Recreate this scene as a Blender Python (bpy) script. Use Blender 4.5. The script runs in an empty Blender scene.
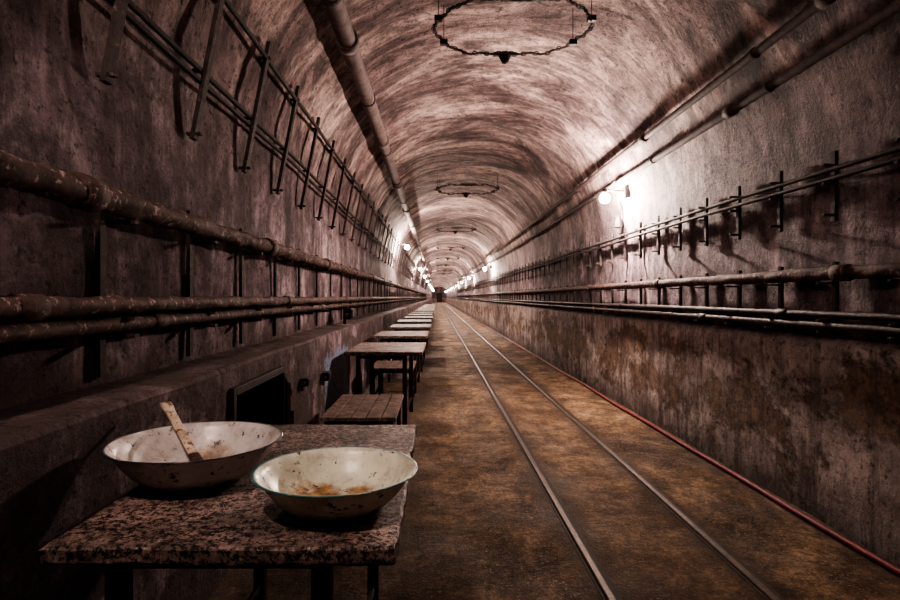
import bpy, math, random
from mathutils import Vector, noise, Matrix
random.seed(7)
S=bpy.context.scene
Y0,Y1=-5.0,130.0
# ---------------------------------------------------------------- materials
class G:
    def __init__(s,name):
        s.m=bpy.data.materials.new(name); s.m.use_nodes=True
        s.t=s.m.node_tree; s.b=s.t.nodes['Principled BSDF']; s.tc=s.t.nodes.new('ShaderNodeTexCoord')
    def node(s,t): return s.t.nodes.new(t)
    def set(s,inp,v):
        if hasattr(v,'is_linked') or hasattr(v,'links'): s.t.links.new(v,inp)
        else: inp.default_value=v
    def noise(s,scale,detail=6,rough=.6,stretch=(1,1,1),off=(0,0,0),dist=0):
        mp=s.node('ShaderNodeMapping'); mp.inputs['Scale'].default_value=stretch; mp.inputs['Location'].default_value=off
        s.t.links.new(s.tc.outputs['Object'],mp.inputs[0])
        n=s.node('ShaderNodeTexNoise'); n.inputs['Scale'].default_value=scale; n.inputs['Detail'].default_value=detail
        n.inputs['Roughness'].default_value=rough; n.inputs['Distortion'].default_value=dist
        s.t.links.new(mp.outputs[0],n.inputs['Vector']); return n.outputs['Fac']
    def ramp(s,fac,*stops):
        r=s.node('ShaderNodeValToRGB'); e=r.color_ramp.elements
        while len(e)<len(stops): e.new(.5)
        for i,(p,c) in enumerate(stops):
            e[i].position=p
            if not isinstance(c,(tuple,list)): c=(c,c,c)
            e[i].color=(*c,1)
        s.t.links.new(fac,r.inputs[0]); return r.outputs[0]
    def mix(s,fac,a,b,mode='MIX'):
        n=s.node('ShaderNodeMix'); n.data_type='RGBA'; n.blend_type=mode
        s.set(n.inputs[0],fac)
        for i,v in ((6,a),(7,b)):
            if isinstance(v,(tuple,list)): n.inputs[i].default_value=(*v[:3],1)
            else: s.t.links.new(v,n.inputs[i])
        return n.outputs[2]
    def sat(s,c,k,v=1.):
        n=s.node('ShaderNodeHueSaturation'); n.inputs['Saturation'].default_value=k; n.inputs['Value'].default_value=v
        s.t.links.new(c,n.inputs['Color']); return n.outputs[0]
    def math(s,op,a,b=0.0):
        n=s.node('ShaderNodeMath'); n.operation=op; s.set(n.inputs[0],a); s.set(n.inputs[1],b); return n.outputs[0]
    def xyz(s,i):
        n=s.node('ShaderNodeSeparateXYZ'); s.t.links.new(s.tc.outputs['Object'],n.inputs[0]); return n.outputs[i]
    def rng(s,v,a,b,c=0.,d=1.):
        n=s.node('ShaderNodeMapRange'); s.set(n.inputs[0],v)
        for i,x in enumerate((a,b,c,d)): n.inputs[i+1].default_value=x
        return n.outputs[0]
    def out(s,col,rough=.8,metal=0.,bump=None,bs=.4,bd=.01,spec=None):
        if isinstance(col,(tuple,list)): s.b.inputs['Base Color'].default_value=(*col,1)
        else: s.t.links.new(col,s.b.inputs['Base Color'])
        s.set(s.b.inputs['Roughness'],rough); s.b.inputs['Metallic'].default_value=metal
        if spec is not None: s.b.inputs['Specular IOR Level'].default_value=spec
        if bump is not None:
            n=s.node('ShaderNodeBump'); n.inputs['Strength'].default_value=bs; n.inputs['Distance'].default_value=bd
            s.t.links.new(bump,n.inputs['Height']); s.t.links.new(n.outputs[0],s.b.inputs['Normal'])
        return s.m

def upper(g):
    """shared colour + height of the old lime plaster on the upper walls, running on into the vault"""
    a=g.ramp(g.noise(1.3,9,.7,(1,1,.7),dist=.6),(.37,(.10,.073,.079)),(.5,(.28,.215,.235)),(.63,(.60,.49,.515)))
    b=g.ramp(g.noise(6,10,.8),(.42,.26),(.57,1.0))
    c=g.mix(.85,a,b,'MULTIPLY')
    st=g.ramp(g.noise(3.2,8,.7,(1,2.2,.22)),(.46,0.),(.58,1.))
    c=g.mix(g.math('MULTIPLY',st,.65),c,(.085,.058,.056))
    h=g.math('ADD',g.noise(6,10,.8),g.math('MULTIPLY',g.noise(45,4,.7),.4))
    return c,h
def finish(g,c,h,rough=.85,sat=1.15):
    pits=g.ramp(g.noise(20,7,.82),(.39,0.),(.46,1.))
    c=g.mix(.75,c,pits,'MULTIPLY')
    return g.out(g.sat(c,sat),rough,bump=h,bs=1.,bd=.032)
def mat_plaster_left():
    g=G('plaster_left'); c,h=upper(g)
    low=g.rng(g.xyz(2),.98,.8)
    pm=g.ramp(g.noise(2.3,10,.72,(1,.8,1),(3,1,2)),(.47,0.),(.50,1.))
    c=g.mix(g.math('MULTIPLY',low,g.math('MULTIPLY',pm,.88)),c,(.08,.056,.052))
    z=g.xyz(2); y=g.xyz(1)
    lg=g.math('MULTIPLY',g.math('MULTIPLY',g.rng(z,.90,.925),g.rng(z,1.06,.96)),g.ramp(g.noise(4,9,.8,(1,1,.1)),(.40,.2),(.52,1.)))
    c=g.mix(g.math('MULTIPLY',lg,.75),c,(.085,.055,.045))
    wob=g.math('MULTIPLY',g.math('SUBTRACT',g.noise(9,5,.6),.5),.25)
    yy=g.math('ADD',y,wob); zz=g.math('ADD',z,wob)
    bm=g.math('MULTIPLY',g.math('MULTIPLY',g.rng(yy,4.75,4.8),g.rng(yy,6.05,6.0)),g.math('MULTIPLY',g.rng(zz,.16,.2),g.rng(zz,.76,.72)))
    c=g.mix(g.math('MULTIPLY',bm,.8),c,(.24,.30,.42))
    return finish(g,c,h)
def mat_plaster_right():
    g=G('plaster_right'); c,h=upper(g)
    z=g.xyz(2)
    low=g.rng(z,1.02,.98)
    pale=g.ramp(g.noise(2.6,9,.75,(1,.8,1)),(.36,(.34,.275,.262)),(.58,(.74,.645,.615)))
    pale=g.mix(.6,pale,g.ramp(g.noise(9,10,.8),(.42,.35),(.56,1.)),'MULTIPLY')
    c=g.mix(low,c,pale)
    band=g.math('MULTIPLY',g.rng(z,1.0,.72),g.rng(z,.10,.45))
    nz=g.math('ADD',g.noise(1.7,13,.78,(1,.8,1.3),(1,7,3),.2),g.math('MULTIPLY',band,.085))
    pm=g.ramp(nz,(.572,0.),(.585,1.))
    brown=g.ramp(g.noise(9,10,.82),(.41,(.075,.043,.03)),(.59,(.31,.21,.145)))
    c=g.mix(g.math('MULTIPLY',low,g.math('MULTIPLY',pm,.92)),c,brown)
    edge=g.ramp(nz,(.549,0.),(.565,.7),(.574,0.))
    c=g.mix(g.math('MULTIPLY',low,edge),c,(.15,.10,.085))
    st=g.ramp(g.noise(4,8,.7,(1,2.2,.2),(2,2,2)),(.50,0.),(.60,1.))
    c=g.mix(g.math('MULTIPLY',g.math('MULTIPLY',st,low),.65),c,(.10,.068,.057))
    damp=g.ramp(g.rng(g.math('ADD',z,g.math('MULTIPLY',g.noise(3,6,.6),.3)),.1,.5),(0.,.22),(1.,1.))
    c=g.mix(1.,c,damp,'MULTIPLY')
    h=g.math('ADD',h,g.math('MULTIPLY',g.math('MULTIPLY',pm,low),-.3))
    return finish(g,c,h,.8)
def mat_vault():
    g=G('plaster_vault'); c0,h0=upper(g)
    a=g.ramp(g.noise(.8,8,.68,(.6,1.1,.6),dist=1.0),(.40,(.15,.10,.10)),(.5,(.44,.32,.31)),(.60,(.90,.71,.66)))
    b=g.ramp(g.noise(1.4,9,.72,(.6,1.5,.6),dist=1.9,off=(3,0,0)),(.43,.24),(.54,1.))
    c=g.mix(.8,a,b,'MULTIPLY')
    d=g.ramp(g.noise(7,9,.78),(.41,.40),(.58,1.))
    c=g.mix(.75,c,d,'MULTIPLY')
    f=g.rng(g.math('ADD',g.xyz(2),g.math('MULTIPLY',g.noise(2,6,.7),.8)),2.5,3.2)
    c=g.mix(f,c0,c)
    h=g.math('ADD',h0,g.math('MULTIPLY',g.math('MULTIPLY',g.noise(1.4,9,.72,(.6,1.5,.6),dist=1.9,off=(3,0,0)),1.2),f))
    return finish(g,c,h,.78,1.12)
def mat_floor():
    g=G('concrete_floor')
    a=g.ramp(g.noise(1.3,11,.8,(1,.6,1),dist=.4),(.38,(.06,.034,.018)),(.5,(.24,.145,.08)),(.62,(.54,.36,.21)))
    b=g.ramp(g.noise(5,11,.84),(.42,.24),(.57,1.))
    c=g.mix(.85,a,b,'MULTIPLY')
    b=g.ramp(g.noise(24,8,.84),(.42,.3),(.55,1.))
    c=g.mix(.75,c,b,'MULTIPLY')
    sp=g.ramp(g.noise(55,4,.75),(.58,0.),(.64,1.))
    c=g.mix(g.math('MULTIPLY',sp,.6),c,(.56,.41,.28))
    x=g.xyz(0)
    tr=g.math('MULTIPLY',g.rng(x,.60,.70),g.rng(x,1.5,1.42))
    c=g.mix(g.math('MULTIPLY',tr,.3),c,(.09,.05,.028))
    for xc in(.722,1.394):
        dd=g.rng(g.math('ABSOLUTE',g.math('SUBTRACT',x,xc)),.03,.16,1.,0.)
        c=g.mix(g.math('MULTIPLY',dd,.6),c,(.04,.023,.014))
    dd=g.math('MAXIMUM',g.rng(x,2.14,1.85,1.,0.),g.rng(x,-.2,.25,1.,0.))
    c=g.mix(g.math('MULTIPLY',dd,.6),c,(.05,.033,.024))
    h=g.math('ADD',g.noise(8,11,.84),g.math('MULTIPLY',g.noise(55,4,.7),.5))
    r=g.rng(g.noise(2,5,.6),.35,.65,.62,.9)
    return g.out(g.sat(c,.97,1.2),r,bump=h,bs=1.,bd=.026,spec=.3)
def mat_rust(name,c1,c2,c3,sc=14,th=.6,rough=.75,metal=.2,bs=.6,bd=.006):
    g=G(name)
    a=g.ramp(g.noise(sc,7,.7),(.35,c1),(.62,c2))
    f=g.ramp(g.noise(sc*1.7,6,.75,off=(3,3,3)),(th,0.),(th+.06,1.))
    c=g.mix(f,a,c3)
    return g.out(c,rough,metal,bump=g.noise(sc*2,6,.7),bs=bs,bd=bd)
def mat_table():
    g=G('speckled_tabletop')
    a=g.ramp(g.noise(6,8,.7),(.32,(.22,.15,.13)),(.62,(.50,.36,.32)))
    s1=g.ramp(g.noise(66,6,.8),(.47,0.),(.52,1.))
    c=g.mix(g.math('SUBTRACT',1.,s1),a,(.028,.019,.016))
    s2=g.ramp(g.noise(120,4,.78,off=(4,1,2)),(.57,0.),(.62,1.))
    c=g.mix(g.math('MULTIPLY',s2,.8),c,(.64,.52,.46))
    big=g.ramp(g.noise(3.3,8,.76,off=(1,4,2)),(.42,.22),(.58,1.))
    c=g.mix(.8,c,big,'MULTIPLY')
    return g.out(c,.6,bump=g.math('ADD',s1,g.noise(60,4,.7)),bs=.6,bd=.004,spec=.35)
def mat_enamel(name,R,H,stain,edge,cream,blobs):
    g=G(name)
    x=g.xyz(0);y=g.xyz(1);z=g.xyz(2)
    r=g.math('SQRT',g.math('ADD',g.math('MULTIPLY',x,x),g.math('MULTIPLY',y,y)))
    base=g.ramp(g.noise(8,7,.65),(.34,tuple(v*.6 for v in cream)),(.58,cream))
    film=g.ramp(g.noise(20,8,.78,off=(2,9,1)),(.52,0.),(.63,1.))
    base=g.mix(g.math('MULTIPLY',film,.45),base,(.28,.19,.12))
    nz=g.math('MULTIPLY',g.math('SUBTRACT',g.noise(16,8,.75,off=(5,0,0)),.5),2.2)
    c=base
    stc=g.ramp(g.noise(38,6,.75),(.42,(.13,.055,.018)),(.62,(.55,.30,.085)))
    for bx,by,br in blobs:
        dx=g.math('SUBTRACT',x,bx); dy=g.math('SUBTRACT',y,by)
        d=g.math('SQRT',g.math('ADD',g.math('MULTIPLY',dx,dx),g.math('MULTIPLY',dy,dy)))
        m=g.ramp(g.math('ADD',g.rng(d,br*.2,br*1.3,1.,0.),nz),(.42,0.),(.85,1.))
        c=g.mix(g.math('MULTIPLY',m,stain),c,stc)
    ch=g.ramp(g.noise(30,6,.75,off=(7,7,7)),(.60,0.),(.625,1.))
    c=g.mix(ch,c,(.06,.035,.03))
    e=g.math('MULTIPLY',g.rng(r,R*.95,R*.97),g.ramp(g.noise(16,5,.7),(.36,.4),(.46,1.)))
    c=g.mix(e,c,edge)
    return g.out(c,.34,bump=ch,bs=.3,bd=.002)
def mat_emit(name,col,st):
    g=G(name); g.b.inputs['Base Color'].default_value=(1,1,1,1)
    g.b.inputs['Emission Color'].default_value=(*col,1); g.b.inputs['Emission Strength'].default_value=st; return g.m
ML=mat_plaster_left(); MR=mat_plaster_right(); MV=mat_vault(); MF=mat_floor(); MT=mat_table()
RUST=mat_rust('rusted_pipe_paint',(.028,.016,.014),(.11,.065,.056),(.40,.30,.27),18,.565)
PIPE2=mat_rust('painted_pipe',(.10,.07,.067),(.20,.15,.145),(.05,.03,.026),10,.6,.7,0.)
PIPE3=mat_rust('dark_painted_pipe',(.04,.027,.026),(.10,.07,.066),(.18,.13,.12),12,.62,.8,0.)
DARK=mat_rust('dark_iron',(.012,.009,.009),(.05,.033,.03),(.12,.06,.04),20,.62,.6,.4)
CABLE=mat_rust('cable_rubber',(.012,.009,.009),(.03,.022,.022),(.07,.048,.045),20,.66,.75,0.)
BRK=mat_rust('bracket_steel',(.022,.016,.015),(.065,.045,.042),(.17,.12,.105),18,.58,.75,.2)
RAIL=mat_rust('rail_steel',(.03,.018,.012),(.08,.05,.034),(.20,.13,.085),20,.6,.5,.5)
GROOVE=mat_rust('rail_groove_dirt',(.010,.006,.005),(.035,.02,.013),(.06,.035,.02),20,.6,.8,0.)
HOSE=mat_rust('red_hose_rubber',(.12,.010,.014),(.22,.022,.026),(.09,.02,.018),10,.62,.6,0.)
WOOD=mat_rust('worn_bench_wood',(.07,.05,.045),(.22,.16,.135),(.33,.25,.21),12,.56,.75,0.)
STICK=mat_rust('painted_stick',(.45,.33,.24),(.75,.66,.52),(.22,.09,.035),22,.53,.6,0.)
BRUSH=mat_rust('dark_stick_end',(.02,.012,.01),(.07,.04,.03),(.15,.08,.05),22,.6,.7,0.)
BOX=mat_rust('black_enclosure',(.008,.007,.007),(.025,.02,.02),(.07,.04,.03),20,.64,.6,.1)
BOWL1=mat_enamel('enamel_cream',.198,.095,.95,(.03,.14,.15),(.80,.80,.66),[(-.055,.045,.085),(.045,.075,.05)])
BOWL2=mat_enamel('enamel_white',.232,.10,.6,(.03,.035,.045),(.70,.66,.64),[(-.02,.12,.09),(.12,.05,.05)])
BULB=mat_emit('glowing_bulb',(1,.79,.68),3300)
BULBM=mat_emit('glowing_bulb_main',(1,.80,.70),3300)
BULBN=mat_emit('glowing_bulb_near',(1,.79,.70),950)
BULBFILL=mat_emit('added_fill_bulb',(1,.80,.72),50)  # only for the fill lamp added behind the camera

# ---------------------------------------------------------------- helpers
def link(o,parent=None):
    S.collection.objects.link(o)
    if parent: o.parent=parent
    return o
def empty(name,loc=(0,0,0)):
    e=bpy.data.objects.new(name,None); e.empty_display_size=.1; e.location=loc; return link(e)
def mobj(name,v,f,mats,parent=None,smooth=True,loc=(0,0,0),mi=None,sharp=None):
    me=bpy.data.meshes.new(name); me.from_pydata([tuple(p) for p in v],[],f); me.update()
    for m in (mats if isinstance(mats,list) else [mats]): me.materials.append(m)
    if smooth: me.polygons.foreach_set('use_smooth',[True]*len(f))
    if mi: me.polygons.foreach_set('material_index',mi)
    if sharp: me.set_sharp_from_angle(angle=sharp)
    o=bpy.data.objects.new(name,me); o.location=loc; return link(o,parent)
class Acc:
    def __init__(s): s.v=[];s.f=[];s.mi=[]
    def add(s,v,f,mi=0):
        n=len(s.v); s.v+= [tuple(p) for p in v]; s.f+=[tuple(i+n for i in q) for q in f]; s.mi+=[mi]*len(f)
    def box(s,x0,x1,y0,y1,z0,z1,mi=0,M=None):
        v=[Vector((x,y,z)) for x in(x0,x1) for y in(y0,y1) for z in(z0,z1)]
        if M: v=[M@p for p in v]
        s.add(v,[(0,1,3,2),(4,6,7,5),(0,4,5,1),(2,3,7,6),(0,2,6,4),(1,5,7,3)],mi)
    def tube(s,pts,r,seg=10,mi=0,amp=0.,fr=6.,cap=True):
        pts=[Vector(p) for p in pts]; n=len(pts); v=[];f=[]
        rr=r if callable(r) else (lambda i:r)
        for i,p in enumerate(pts):
            t=(pts[min(i+1,n-1)]-pts[max(i-1,0)]).normalized()
            up=Vector((0,0,1)) if abs(t.z)<.9 else Vector((0,1,0))
            a=t.cross(up).normalized(); b=a.cross(t)
            for k in range(seg):
                an=2*math.pi*k/seg; d=a*math.cos(an)+b*math.sin(an); q=rr(i)
                if amp: q+=amp*noise.noise((p+d*.15)*fr)+amp*.6*noise.noise((p+d*.1)*fr*3.1)
                v.append(p+d*q)
        for i in range(n-1):
            for k in range(seg):
                k2=(k+1)%seg; f.append((i*seg+k,(i+1)*seg+k,(i+1)*seg+k2,i*seg+k2))
        if cap: f.append(tuple(range(seg))); f.append(tuple(range((n-1)*seg+seg-1,(n-1)*seg-1,-1)))
        s.add(v,f,mi)
    def lathe(s,prof,seg=48,c=(0,0,0),mi=0,amp=0.):
        v=[];f=[];n=len(prof)
        for i,(r,z) in enumerate(prof):
            for k in range(seg):
                a=2*math.pi*k/seg
                w=1+amp*noise.noise(Vector((math.cos(a)*1.3,math.sin(a)*1.3,z*4+c[0])))
                v.append((c[0]+r*w*math.cos(a),c[1]+r*w*math.sin(a),c[2]+z))
        for i in range(n-1):
            for k in range(seg):
                k2=(k+1)%seg; f.append((i*seg+k,i*seg+k2,(i+1)*seg+k2,(i+1)*seg+k))
        s.add(v,f,mi)
    def ball(s,c,r,seg=14,rings=8,sz=1.,mi=0):
        s.lathe([(max(1e-4,r*math.sin(math.pi*i/rings)),-r*sz*math.cos(math.pi*i/rings)) for i in range(rings+1)],seg,c,mi)
    def obj(s,name,mats,parent=None,smooth=False,loc=(0,0,0),bevel=0):
        o=mobj(name,s.v,s.f,mats,parent,smooth,loc,s.mi)
        if bevel:
            b=o.modifiers.new('bevel','BEVEL'); b.width=bevel; b.segments=2; b.limit_method='ANGLE'
        return o
def ys_list(fine=.08,lim=12.,coarse=.6):
    y=Y0;o=[]
    while y<lim: o.append(round(y,4)); y+=fine
    while y<Y1: o.append(round(y,4)); y+=coarse
    o.append(Y1); return o
def subdiv(pr,d=.07):
    o=[pr[0]]
    for a,b in zip(pr,pr[1:]):
        L=math.hypot(b[0]-a[0],b[1]-a[1]); n=max(1,round(L/d))
        for i in range(1,n+1): o.append((a[0]+(b[0]-a[0])*i/n,a[1]+(b[1]-a[1])*i/n))
    return o
def dn(y,z,nf,x=0): return noise.noise(Vector((x*.8,y*nf,z*nf)))+.4*noise.noise(Vector((x,y*6,z*6)))
def sweep(name,pr,mat,amp,skip=None,inward=(1,0),extra=None,ys=None,nf=1.7,fade=None):
    ys=ys or ys_list(); n=len(pr); v=[];f=[]
    for y in ys:
        for (x,z) in pr:
            dx,dz=inward(x,z) if callable(inward) else inward
            q=amp*dn(y,z,nf,x)*(fade(z) if fade else 1)
            v.append((x+dx*q,y,z+dz*q))
    for i in range(len(ys)-1):
        for k in range(n-1):
            if skip and skip((ys[i]+ys[i+1])/2,pr[k],pr[k+1]): continue
            f.append((i*n+k,(i+1)*n+k,(i+1)*n+k+1,i*n+k+1))
    if extra:
        ev,ef=extra; m=len(v); v+=ev; f+=[tuple(i+m for i in q) for q in ef]
    return mobj(name,v,f,mat,sharp=math.radians(28))
# ---------------------------------------------------------------- shell
XL,XLL,XR,XRL=-1.2,-.95,2.19,2.14
CX=(XL+XR)/2; R=(XR-XL)/2; ZS=1.95; SE=2.3
def vx(z,side):
    t=max(0,(z-ZS)/R); q=R*(max(0,1-t**SE))**(1/SE); return CX-q if side<0 else CX+q
def vz(x):
    t=abs(x-CX)/R; return ZS+R*(max(0,1-t**SE))**(1/SE)
ys=ys_list()
NY0,NY1,NZ0,NZ1=2.6,3.4,.38,.79
ysL=sorted(set([y for y in ys if abs(y-NY0)>.03 and abs(y-NY1)>.03]+[NY0,NY1]))
prL=subdiv([(XLL,0),(XLL,NZ0)])+subdiv([(XLL,NZ0),(XLL,NZ1)])[1:]+subdiv([(XLL,NZ1),(XLL,.915),(XLL-.012,.93),(XL,.94),(XL,ZS)])[1:]
D=.45
ev=[(XLL,NY0,NZ0),(XLL,NY1,NZ0),(XLL,NY1,NZ1),(XLL,NY0,NZ1),(XLL-D,NY0,NZ0),(XLL-D,NY1,NZ0),(XLL-D,NY1,NZ1),(XLL-D,NY0,NZ1)]
ef=[(0,1,5,4),(1,2,6,5),(2,3,7,6),(3,0,4,7),(4,5,6,7)]
fw=lambda z: min(1,max(0,(ZS-z)/.15))
sweep('wall_left',prL,ML,.020,skip=lambda y,a,b:NY0<y<NY1 and a[0]==XLL and NZ0-1e-4<=min(a[1],b[1]) and max(a[1],b[1])<=NZ1+1e-4,extra=(ev,ef),ys=ysL,fade=fw)
prR=subdiv([(XR,ZS),(XR,1.03),(XRL+.01,1.01),(XRL,.98),(XRL,0)])
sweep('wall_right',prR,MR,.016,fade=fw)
NA=64
prC=[]
for i in range(NA+1):
    an=math.pi*i/NA; c_,s_=math.cos(an),math.sin(an)
    prC.append((CX-R*math.copysign(abs(c_)**(2/SE),c_),ZS+R*abs(s_)**(2/SE)))
def inw(x,z): return ((CX-x)/R,(ZS-z)/R)
sweep('ceiling',prC,MV,.035,inward=inw,nf=1.1,fade=lambda z:min(1,max(0,(z-ZS)/.3)))
xs=[XLL-.02+(XRL+.04-XLL)*i/30 for i in range(31)]
v=[];f=[]
for y in ys:
    for x in xs: v.append((x,y,0))
for i in range(len(ys)-1):
    for k in range(30): f.append((i*31+k,i*31+k+1,(i+1)*31+k+1,(i+1)*31+k))
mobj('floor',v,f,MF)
def endwall(name,y,mat):
    pts=[(XLL,0),(XRL,0),(XRL,1.0),(XR,1.0)]+[(x,z) for x,z in prC[::-1]]+[(XL,.95),(XLL,.95)]
    return mobj(name,[(x,y,z) for x,z in pts],[tuple(range(len(pts)))],mat,smooth=False)
endwall('wall_front',Y1,MR); endwall('wall_back',Y0,MR)
d=Acc(); d.box(.0,1.1,Y1-.06,Y1-.01,0,2.1); d.box(-.06,1.16,Y1-.09,Y1-.06,2.1,2.18)
d.box(-.06,0,Y1-.09,Y1-.01,0,2.1); d.box(1.1,1.16,Y1-.09,Y1-.01,0,2.1); d.box(.54,.56,Y1-.075,Y1-.05,0,2.1)
d.obj('door_1',DARK)

# ---------------------------------------------------------------- pipes
def py(fine,lim,coarse):
    y=Y0+.03;o=[]
    while y<lim: o.append(y); y+=fine
    while y<Y1-.3: o.append(y); y+=coarse
    o.append(Y1-.05); return o
def pipe(name,x,z,r,mat,amp=0.,fine=.06,seg=14,coup=None,cr=1.3,cl=.05,wob=.0,fr=7,smooth=True):
    a=Acc(); yl=py(fine if amp or wob else .5,9 if amp or wob else 0,.8)
    a.tube([(x+wob*noise.noise(Vector((0,y*.6,x*5))),y,z+wob*noise.noise(Vector((5,y*.6,z*7)))) for y in yl],r,seg,0,amp,fr)
    if coup:
        y=coup[0]
        while y<60:
            a.tube([(x,y-cl,z),(x,y-cl*.9,z),(x,y+cl*.9,z),(x,y+cl,z)],lambda i:r*(cr if i in(1,2) else cr*.9),seg); y+=coup[1]
    return a.obj(name,[mat],smooth=smooth)
pipe('wall_pipe',-1.10,1.575,.043,RUST,.014,.03,16,coup=(1.75,1.9),cr=1.32,cl=.05,fr=9)
pipe('wall_pipe',-1.10,1.222,.030,RUST,.008,.04,14,coup=(1.5,2.6),cr=1.25)
pipe('wall_pipe',-1.10,1.155,.024,RUST,.004,.05,12,coup=(2.2,3.1),cr=1.25)
pipe('ceiling_pipe',-.655,3.12,.066,PIPE2,.003,.1,18,coup=(4.1,2.6),cr=1.28,cl=.05)
for z,r in((2.33,.013),(2.28,.012),(2.69,.014)):
    pipe('electrical_cable',vx(z,-1)+.062,z,r,CABLE,seg=8,wob=.02,fine=.1)
pipe('wall_pipe',2.10,1.375,.036,RUST,.009,.04,14,coup=(2.9,2.4),cr=1.25)
pipe('wall_pipe',2.10,1.155,.020,DARK,.002,.08,12,coup=(3.4,3.),cr=1.3)
pipe('wall_pipe',2.10,1.095,.022,DARK,.002,.08,12,coup=(4.4,3.),cr=1.3)
P1=(1.955,2.75); P2=(2.045,2.543)
pipe('ceiling_pipe',*P1,.028,PIPE3,coup=(2.8,2.5),cr=1.4)
pipe('ceiling_pipe',*P2,.028,PIPE3,coup=(3.9,2.5),cr=1.4)
for z,r in((1.945,.014),(1.895,.013)):
    pipe('electrical_cable',2.115,z,r,CABLE,seg=8,wob=.02,fine=.1)
# ---------------------------------------------------------------- brackets
a=Acc(); y=.55
while y<60:
    x0,x1=vx(2.0,-1)+.03,vx(2.78,-1)+.03
    v=[]
    for (xx,zz) in((x0,2.0),(x1,2.78)):
        for ox,oy in((0.0,-.022),(.0,.022),(.022,.022),(.022,-.022)): v.append((xx+ox,y+oy,zz))
    a.add(v,[(0,1,5,4),(1,2,6,5),(2,3,7,6),(3,0,4,7),(0,3,2,1),(4,5,6,7)])
    for z in (2.05,2.35,2.71): a.box(vx(z,-1)+.01,vx(z,-1)+.078,y-.012,y+.012,z-.030,z-.018)
    y+=.705
a.obj('cable_bracket_row',[BRK])
a=Acc(); y=.62
while y<60:
    a.box(2.145,2.165,y-.016,y+.016,1.66,2.04)
    for z in(1.70,1.87,1.97): a.box(2.09,2.17,y-.010,y+.010,z-.012,z)
    y+=.483
a.obj('cable_bracket_row',[BRK])
a=Acc(); y=.55
while y<60:
    a.box(-1.185,-1.168,y-.018,y+.018,.97,1.66)
    for z in(1.575-.058,1.222-.042,1.155-.034): a.box(-1.18,-1.05,y-.014,y+.014,z-.012,z)
    y+=.705
a.obj('pipe_hanger_row',[BRK])
a=Acc(); y=.62
while y<60:
    a.box(2.15,2.17,y-.014,y+.014,1.04,1.44)
    for z in(1.375-.045,1.155-.026,1.095-.028): a.box(2.06,2.17,y-.011,y+.011,z-.010,z)
    y+=.483
a.obj('pipe_hanger_row',[BRK])
a=Acc(); y=1.6
while y<60:
    for (x,z,r) in((*P1,.028),(*P2,.028),(-.655,3.12,.066)):
        n=Vector((x-CX,0,z-ZS)).normalized(); p0=Vector((x,y,z)); t=0
        while t<.6 and (z+n.z*t)<vz(x+n.x*t): t+=.005
        a.tube([p0+n*(r*.5),p0+n*t],.009,6)
        a.tube([p0-Vector((0,.014,0)),p0+Vector((0,.014,0))],r+.007,14)
    y+=1.85
a.obj('pipe_clamp_row',[BRK])
# ---------------------------------------------------------------- track
for x in(.722,1.394):
    a=Acc(); yl=[Y0+.05,Y1-.1]
    pr=[(-.022,.0005),(-.022,.010),(-.017,.015),(.008,.015),(.013,.010),(.013,.0005)]
    v=[(x+px,yy,pz) for yy in yl for px,pz in pr]; n=len(pr)
    a.add(v,[(k,k+1,n+k+1,n+k) for k in range(n-1)]+[tuple(range(n))[::-1],tuple(range(n,2*n))])
    a.box(x+.013,x+.042,Y0+.05,Y1-.1,.0005,.003,1)
    a.box(x-.036,x-.022,Y0+.05,Y1-.1,.0005,.003,1)
    a.obj('track_rail',[RAIL,GROOVE])
a=Acc(); a.tube([(2.06+.022*noise.noise(Vector((0,y*.7,0))),y,.018) for y in py(.12,15,.5)],.015,8)
a.obj('red_hose',[HOSE],smooth=True)

# ---------------------------------------------------------------- tables & benches
def table(y0,y1,jx=0.,rot=0.,z=.75):
    e=empty('canteen_table',((-.795-.08)/2+jx,(y0+y1)/2,0)); hx,hy=.3575,(y1-y0)/2
    t=Acc()
    N=40; per=[]
    for (ax,ay,bx,by) in((-hx,-hy,hx,-hy),(hx,-hy,hx,hy),(hx,hy,-hx,hy),(-hx,hy,-hx,-hy)):
        for i in range(N): per.append((ax+(bx-ax)*i/N,ay+(by-ay)*i/N))
    v=[]; P=len(per)
    for zz,inset in((z-.036,.002),(z-.030,0),(z-.005,0),(z,.006)):
        for px,pyy in per:
            c=.005*noise.noise(Vector((px*30,pyy*30,zz*60+y0)))+(.022*max(0,noise.noise(Vector((px*9,pyy*9,y0)))-.22))
            s=1-(inset+c)/.36; s2=1-(inset+c)/hy; v.append((px*s,pyy*s2,zz))
    f=[(r*P+k,r*P+(k+1)%P,(r+1)*P+(k+1)%P,(r+1)*P+k) for r in range(3) for k in range(P)]
    f+=[tuple(range(P))[::-1],tuple(range(3*P,4*P))]
    t.add(v,f); t.obj('tabletop',[MT],e)
    fr=Acc(); lx0,lx1=-.235,.195; ly=hy-.07
    for x in(lx0,lx1):
        for yy in(-ly,ly): fr.box(x-.02,x+.02,yy-.02,yy+.02,0,z-.036)
        fr.box(x-.012,x+.012,-ly,ly,z-.07,z-.037)
    for yy in(-ly,ly): fr.box(lx0,lx1,yy-.012,yy+.012,z-.07,z-.037)
    fr.box(lx0-.01,lx0+.01,-ly,ly,.14,.165); fr.box(lx1-.01,lx1+.01,-ly,ly,.14,.165)
    fr.obj('steel_frame',[DARK],e,bevel=.003)
    e.rotation_euler[2]=rot
    return e
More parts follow.
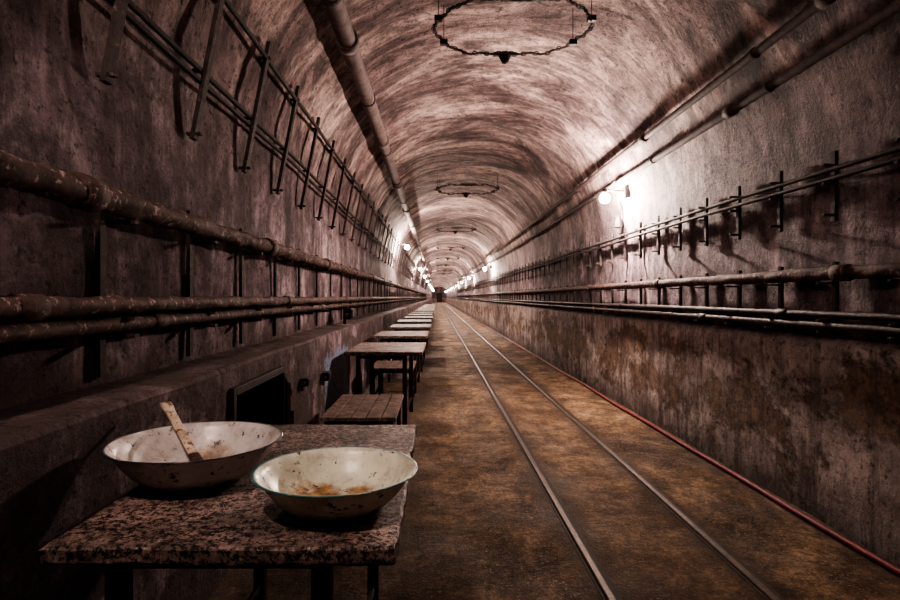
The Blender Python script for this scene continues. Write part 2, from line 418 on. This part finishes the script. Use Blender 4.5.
def bench(y0,y1,x0=-.78,x1=-.27,h=.45,rot=0.):
    cx,cy=(x0+x1)/2,(y0+y1)/2; e=empty('wooden_bench',(cx,cy,0)); hx,hy=(x1-x0)/2,(y1-y0)/2
    a=Acc(); n=5; w=2*hx/n
    for i in range(n): a.box(-hx+i*w+.003,-hx+(i+1)*w-.003,-hy-random.uniform(0,.012),hy+random.uniform(0,.012),h-.028,h)
    a.obj('seat_planks',[WOOD],e,bevel=.004)
    b=Acc()
    for x in(-hx+.04,hx-.04):
        for yy in(-hy+.05,hy-.05): b.box(x-.015,x+.015,yy-.015,yy+.015,0,h-.029)
        b.box(x-.01,x+.01,-hy+.05,hy-.05,.12,.14)
    for yy in(-hy+.05,hy-.05): b.box(-hx+.04,hx-.04,yy-.01,yy+.01,h-.06,h-.03)
    b.obj('iron_legs',[DARK],e); e.rotation_euler[2]=rot; return e
table(1.115,2.2)
y=5.1
bench(3.72,4.6)
while y<40:
    table(y,y+1.08,random.uniform(-.05,.0),random.uniform(-.02,.02))
    bench(y+1.2,y+1.2+.75,rot=random.uniform(-.03,.03),x0=-.76,x1=-.26)
    y+=2.1
# ---------------------------------------------------------------- bowls
def bowl(name,cx,cy,Rr,H,mat,amp):
    k=Rr
    out=[(1e-4,0),(k*.50,0),(k*.56,H*.03),(k*.66,H*.16),(k*.78,H*.42),(k*.865,H*.72),(k*.905,H*.90),(k*.95,H*.965),(k*.99,H*.975),(k,H*.99),(k*.99,H*1.012)]
    inn=[(k*.95,H*1.0),(k*.895,H*.93),(k*.85,H*.74),(k*.765,H*.46),(k*.65,H*.20),(k*.54,H*.075),(k*.48,H*.06),(1e-4,H*.055)]
    a=Acc(); a.lathe(out+inn,72,amp=amp)
    o=a.obj(name,[mat],smooth=True,loc=(cx,cy,.7505)); s=o.modifiers.new('s','SUBSURF'); s.levels=1; s.render_levels=1
    return o
bowl('enamel_basin',-.242,1.35,.198,.087,BOWL1,.012)
bowl('enamel_basin',-.665,1.555,.232,.105,BOWL2,.018)
e=empty('wooden_spatula',(0,0,0))
p0=Vector((-.655,1.545,.785)); p1=Vector((-.872,1.80,.908)); dv=p1-p0
sd=dv.cross(Vector((0,0,1))).normalized(); up=sd.cross(dv).normalized()
def blade(t0,t1,wf,mat,nm):
    v=[];f=[];n=12
    for i in range(n+1):
        t=t0+(t1-t0)*i/n; c=p0+dv*t; w=wf(t)
        for a_,b_ in((-1,-.3),(-.7,-.5),(.7,-.5),(1,-.3),(1,.3),(.7,.5),(-.7,.5),(-1,.3)):
            v.append(c+sd*w*a_*(1+.12*noise.noise(Vector((t*9,a_,0))))+up*.010*b_)
    for i in range(n):
        for k in range(8): f.append((i*8+k,i*8+(k+1)%8,(i+1)*8+(k+1)%8,(i+1)*8+k))
    f+=[tuple(range(8))[::-1],tuple(range(n*8,n*8+8))]
    mobj(nm,v,f,mat,e)
blade(.16,1.,lambda t:.011+.004*t+(.003*math.sin((t-.85)/.15*math.pi*.7) if t>.85 else 0),STICK,'handle')
blade(0.,.16,lambda t:.015,BRUSH,'blade')
# ---------------------------------------------------------------- wall hatch
e=empty('wall_hatch',(XLL,0,0)); a=Acc()
for (y0,y1,z0,z1) in((NY0-.04,NY0,NZ0-.04,NZ1+.04),(NY1,NY1+.04,NZ0-.04,NZ1+.04),(NY0,NY1,NZ1,NZ1+.04),(NY0,NY1,NZ0-.04,NZ0)):
    a.box(-.012,.022,y0,y1,z0,z1)
a.obj('frame',[DARK],e,bevel=.003)
a=Acc(); a.box(-.015,0,0,.36,NZ0+.01,NZ1-.01); a.box(-.035,-.015,.31,.33,.55,.62); a.box(-.022,-.015,.02,.34,NZ0+.05,NZ0+.08); a.box(-.022,-.015,.02,.34,NZ1-.08,NZ1-.05)
o=a.obj('leaf',[BRK],e); o.location=(.024,NY1,0); o.rotation_euler[2]=-math.radians(162)
def jbox(name,x,y,z,s=1.):
    e=empty(name,(x,y,z)); a=Acc(); a.box(0,.07*s,-.08*s,.08*s,-.045*s,.05*s); a.box(.07*s,.08*s,-.07*s,.07*s,-.035*s,.04*s)
    a.obj('housing',[BOX],e,bevel=.006)
    b=Acc(); b.tube([(.035*s,-.08*s,0),(.035*s,-.14*s,.0),(.03*s,-.17*s,-.03*s),(.03*s,-.17*s,-.08*s)],.012*s,8); b.tube([(.035*s,.08*s,0),(.035*s,.16*s,.02)],.012*s,8)
    b.obj('cable_gland',[CABLE],e,smooth=True)
jbox('junction_box',-1.04,6.3,1.06,1.3)
jbox('junction_box',-.93,4.6,.60,.7); jbox('junction_box',-.93,3.9,.66,.6)

# ---------------------------------------------------------------- lamps
def lamp(x,z,y,mat=None):
    side=-1 if x<CX else 1
    e=empty('bulkhead_lamp',(x,y,z))
    wx=vx(z+.06,side)-x-side*.012
    a=Acc(); a.box(min(wx,wx-side*.05),max(wx,wx-side*.05),-.05,.05,.0,.13)
    a.tube([(wx-side*.03,0,.075),(0,0,.085),(0,0,.06)],.010,8); a.obj('bracket',[BOX],e)
    b=Acc(); b.lathe([(.001,.105),(.022,.10),(.03,.07),(.032,.045),(.02,.042)],14); b.obj('socket',[BOX],e,smooth=True)
    c=Acc(); c.ball((0,0,-.005),.058,10,6); c.obj('bulb',[mat or BULB],e,smooth=True)
    return e
lamp(1.88,2.36,6.27,BULBM)
for y in(22,33,43,56,70,84,98,112,124): lamp(1.88,2.36,y)
for y in(15.2,27,37,49,63,77,91,105,118): lamp(-.81,2.60,y)
lamp(-.86,2.93,.35,BULBN)
lamp(1.88,2.36,-3.2,BULBFILL)  # added fill lamp, unseen behind the camera, brightens the near end
a=Acc(); a.tube([(2.13,6.52,2.36),(2.14,6.52,2.3),(2.13,6.52,2.12)],.010,6); a.lathe([(.001,.0),(.055,.0),(.05,.05),(.03,.11),(.012,.14)],12,(2.11,6.52,2.06))
a.obj('lamp_switch',[BOX])
# ---------------------------------------------------------------- ceiling hoops
def hoop(y):
    zc=3.30; xc=.575; e=empty('hanging_ceiling_hoop',(xc,y,zc)); a=Acc(); N=72; rx,ry=.60,.46
    q=lambda t:(rx*math.cos(t),ry*math.sin(t),.016*math.sin(t*5)+.008*math.sin(t*17))
    a.tube([q(2*math.pi*i/N) for i in range(N+1)],.006,6,cap=False)
    for i in range(N):
        t=2*math.pi*i/N; c=Vector(q(t)); tg=Vector((-math.sin(t),math.cos(t)*ry/rx,0)).normalized()
        sdv=Vector((0,0,1)) if i%2 else tg.cross(Vector((0,0,1)))
        a.tube([c+tg*.026*math.cos(k*math.pi/4)+sdv*.015*math.sin(k*math.pi/4) for k in range(9)],.0045,5,cap=False)
    a.obj('ring_chain',[DARK],e)
    b=Acc()
    for t in(-20,200,150,30):
        c=q(math.radians(t)); b.box(c[0]-.03,c[0]+.03,c[1]-.018,c[1]+.018,-.02,.02)
    b.box(-.14,.14,-ry-.03,-ry+.03,-.02,.02)
    b.obj('clips',[BOX],e)
    c=Acc()
    for t in(30,150,-20,200):
        p=q(math.radians(t)); c.tube([p,(p[0],p[1],vz(xc+p[0])-zc+.005)],.003,5)
    c.obj('hanger_rods',[DARK],e)
    d=Acc(); d.lathe([(.001,-.07),(.025,-.06),(.04,-.03),(.055,.0),(.035,.02),(.001,.025)],12,(0,ry,-.01)); d.box(-.10,.10,ry-.02,ry+.02,-.008,.014)
    d.obj('lamp_holder',[BOX],e)
for i in range(8): hoop(4.28+6.4*i)

# ---------------------------------------------------------------- world, camera
w=bpy.data.worlds.new('w'); S.world=w; w.use_nodes=True
w.node_tree.nodes['Background'].inputs[0].default_value=(.02,.015,.018,1); w.node_tree.nodes['Background'].inputs[1].default_value=1
cd=bpy.data.cameras.new('camera'); cam=bpy.data.objects.new('camera',cd); S.collection.objects.link(cam)
cam.location=(0,0,1.25); cam.rotation_euler=(math.pi/2,0,0)
cd.sensor_width=36; cd.lens=560/900*36; cd.shift_x=13/900; cd.shift_y=-3/900; cd.clip_start=.02; cd.clip_end=300
S.camera=cam
S.view_settings.view_transform='AgX'
S.view_settings.look='AgX - High Contrast'
S.view_settings.exposure=0.
